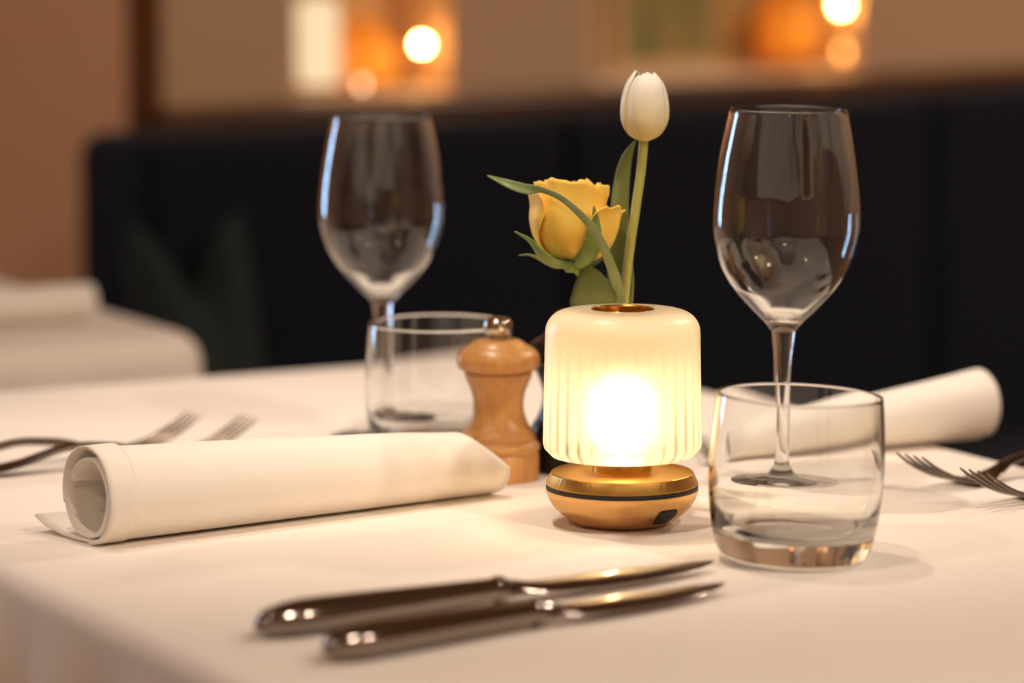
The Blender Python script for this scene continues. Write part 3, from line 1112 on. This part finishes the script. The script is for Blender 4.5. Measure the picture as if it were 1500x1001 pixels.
# ------------------------------------------------------------------ napkins
def napkin(label, p0, p1, d0, d1, tail, hem, end_cut, group='rolled napkins', tail_dir=1, wide=1.0):
    """rolled napkin from ground point p0 to p1 with diameters d0, d1; tail lies on the table at the back"""
    ax = (p1 - p0)
    L = ax.length
    o_t = thing('napkin', label, 'napkin', (p0.x, p0.y, T), atan2(ax.y, ax.x), group)
    # cross-section in units of the diameter: (lateral, height), lateral + = left of the axis
    sec = []
    if tail:
        sec += [(0.92, 0.155), (0.75, 0.085), (0.5, 0.035), (0.25, 0.012)]
    sec += [(0.02, 0.012), (-0.20, 0.035), (-0.40, 0.18), (-0.50, 0.42), (-0.46, 0.68), (-0.30, 0.90), (-0.06, 0.985), (0.18, 0.94), (0.38, 0.78), (0.46, 0.54),
            (0.42, 0.30), (0.28, 0.12), (0.06, 0.06), (-0.18, 0.10), (-0.34, 0.26), (-0.42, 0.48), (-0.36, 0.70), (-0.16, 0.86), (0.08, 0.84), (0.26, 0.72), (0.30, 0.60)]
    cs = crom(sec, 7)
    NX = 44
    v = []
    n = len(cs)
    for i in range(NX):
        s = i / (NX - 1)
        d = d0 + (d1 - d0) * s
        for j, (a, b) in enumerate(cs):
            q = j / (n - 1)
            aa = a * tail_dir * wide * d * (1 + 0.12 * s)
            tl = max(0.0, 0.17 - q) / 0.17 if tail else 0
            aa *= 1 - 0.45 * s * (1 if tl > 0 else 0) * tl
            bb = b * d
            x = L * s
            if end_cut:
                # the far end is folded in: its upper part stops earlier
                x -= end_cut * max(0.0, (s - 0.55) / 0.45) ** 1.5 * max(0.0, b - 0.45) / 0.55
            x -= 0.10 * d * tl * (1 - s)
            w_ = 0.0006 * noise.noise(Vector((x * 30, aa * 60, bb * 60)))
            h = 0.0007 if (hem and x < hem and b > 0.005) else 0.0
            v.append((x, aa * (1 + h / d * 2), bb + w_ * min(1, b * 4) + h * (1 if b > .5 else 0) + 0.001))
    ob = mesh('linen_roll', v, grid_faces(NX, n), M['napkin'], o_t, sharp=75)
    md = ob.modifiers.new('solidify', 'SOLIDIFY'); md.thickness = 0.0016; md.offset = 0
    if hem:
        # sewn hem: a doubled band at the open end
        v = []
        NXh = 6
        outer = [k for k in range(n) if (7 * 4 if tail else 0) + 2 <= k <= (7 * 4 if tail else 0) + 68]
        for i in range(NXh):
            x = -0.0006 + hem * i / (NXh - 1)
            for k in outer:
                a, b = cs[k]
                d = d0 + 0.0022
                v.append((x, a * tail_dir * wide * d, (b - 0.5) * d + 0.5 * d0 + 0.0012))
        hb = mesh('hem_band', v, grid_faces(NXh, len(outer)), M['napkin'], o_t, sharp=75)
        md = hb.modifiers.new('solidify', 'SOLIDIFY'); md.thickness = 0.0010; md.offset = 0
    return o_t


napkin('rolled white linen napkin in front of the pepper mill, open end at left', P(128, 797), P(716, 722), 0.0475, 0.034, True, 0.016, 0.022)
napkin('rolled white linen napkin right of the lamp behind the front tumbler', P(1436, 644), P(1030, 682), 0.041, 0.016, False, 0, 0.0)
napkin('rolled white linen napkin on the blurred table at the left', P(134, 470), P(134, 470) + TU * 0.25, 0.027, 0.027, False, 0, 0.0)


# ------------------------------------------------------------------ cutlery
def knife(label, butt, tip):
    ax = tip - butt
    L = ax.length
    t = thing('table_knife', label, 'knife', (butt.x, butt.y, T), atan2(ax.y, ax.x), 'table knives in the foreground')
    s = L / 0.24
    hs = [(0.0, 0.3, 0.3), (0.0006, 2.4, 2.2), (0.003, 5.0, 4.6), (0.008, 7.6, 6.4), (0.016, 9.4, 7.6), (0.026, 10.0, 8.0), (0.045, 9.2, 7.6), (0.070, 7.8, 6.8), (0.095, 6.6, 6.0), (0.110, 6.0, 5.6), (0.118, 5.8, 5.4)]
    hs = crom(hs, 4)
    secs = [(x * s, 0, max(h, .3) * .001 * (1 - 0.0) + (0.0 if x < .02 else 0.0) + max(0, (0.008 - h * .001)) * 0.8, max(w, .3) * .001, max(h, .3) * .001) for x, w, h in hs]
    v, f = loft(secs, 24)
    mesh('handle', v, f, M['steel'], t, sharp=50)
    c = [(0.1175, 5.9, 5.5), (0.1185, 7.0, 6.5), (0.1215, 7.0, 6.5), (0.1225, 5.9, 5.5)]
    v, f = loft([(x * s, 0, 0.0070, w * .001, h * .001) for x, w, h in c], 24)
    mesh('collar', v, f, M['steel'], t, sharp=30)
    b = [(0.122, 0, 7.0, 5.6, 5.2), (0.128, 0, 6.8, 5.2, 4.2), (0.138, -1.0, 6.6, 6.4, 2.6), (0.150, -1.8, 6.4, 7.6, 1.9), (0.175, -2.0, 6.0, 8.0, 1.5), (0.200, -1.4, 5.4, 7.2, 1.2), (0.222, 0.6, 4.8, 5.0, 0.9), (0.234, 2.4, 4.4, 2.6, 0.6), (0.240, 3.8, 4.2, 0.5, 0.3)]
    b = crom(b, 4)
    v, f = loft([(x * s, y * .001, z * .001, max(w, .2) * .001, max(h, .2) * .001) for x, y, z, w, h in b], 20, e=1.5)
    ct, st_ = cos(R(12)), sin(R(12))          # the blade rests tilted, its back edge raised
    v = [(x, y * ct - (z - .0066) * st_, .0066 + y * st_ + (z - .0066) * ct) for x, y, z in v]
    mesh('blade', v, f, M['steel'], t, sharp=28)
    return t


knife('polished steel table knife nearer the lamp, upper of the foreground pair', P(374, 940), P(1054, 839))
knife('polished steel table knife at the front edge, lower of the foreground pair', P(474, 975), P(1070, 872))


def fork(label, tip, ang):
    """four-tined fork whose tine tips stand above the ground point tip; ang is the direction the tines point"""
    L = 0.205
    d = Vector((cos(ang), sin(ang), 0))
    o = tip - d * L
    t = thing('dinner_fork', label, 'fork', (o.x, o.y, T), ang, 'dinner forks')
    path = [(0, 10.0, 3.0, 1.4), (0.004, 10.4, 6.5, 1.8), (0.03, 11.2, 8.5, 2.0), (0.06, 12.2, 7.0, 2.0), (0.09, 12.8, 4.6, 2.2), (0.115, 11.6, 3.4, 2.4), (0.130, 8.6, 3.6, 2.4)]
    path = [(x, z - (8.4 if x < 0.05 else 8.4 * max(0, (0.09 - x) / 0.04)), w, h) for x, z, w, h in path]
    p = crom(path, 5)
    v, f = loft([(x, 0, z * .001, w * .001, h * .001) for x, z, w, h in p], 16)
    mesh('handle', v, f, M['steel_dull'], t, sharp=50)
    hd = [(0.129, 8.8, 3.6, 2.3), (0.138, 5.2, 6.5, 1.7), (0.146, 2.9, 10.5, 1.3), (0.154, 2.0, 12.2, 1.2), (0.160, 2.4, 12.4, 1.2), (0.164, 3.0, 12.3, 1.2)]
    p = crom(hd, 4)
    v, f = loft([(x, 0, z * .001, w * .001, h * .001) for x, z, w, h in p], 20, e=2.6)
    mesh('head', v, f, M['steel_dull'], t, sharp=50)
    tn = crom([(0.156, 2.2, 1.7, 1.2), (0.170, 4.4, 1.5, 1.2), (0.184, 9.2, 1.35, 1.1), (0.195, 14.6, 1.2, 1.0), (0.203, 19.6, 1.0, .8), (0.2055, 21.4, .5, .4)], 4)
    for k in range(4):
        y0 = (-10.2 + 6.8 * k) * .001
        v, f = loft([(x, y0 * (1 - 0.06 * (x - .16) / .045), z * .001, w * .001, h * .001) for x, z, w, h in tn], 10)
        mesh('tine', v, f, M['steel_dull'], t, sharp=50)
    return t


fork('steel dinner fork at the right edge, farther of the two beside the tumbler', P(1332, 724), R(219))
fork('steel dinner fork at the right edge, nearer of the two beside the tumbler', P(1426, 748), R(219))
fork('steel dinner fork behind the left napkin, left of the two', P(286, 658), R(31))
fork('steel dinner fork behind the left napkin, right of the two', P(366, 664), R(31))
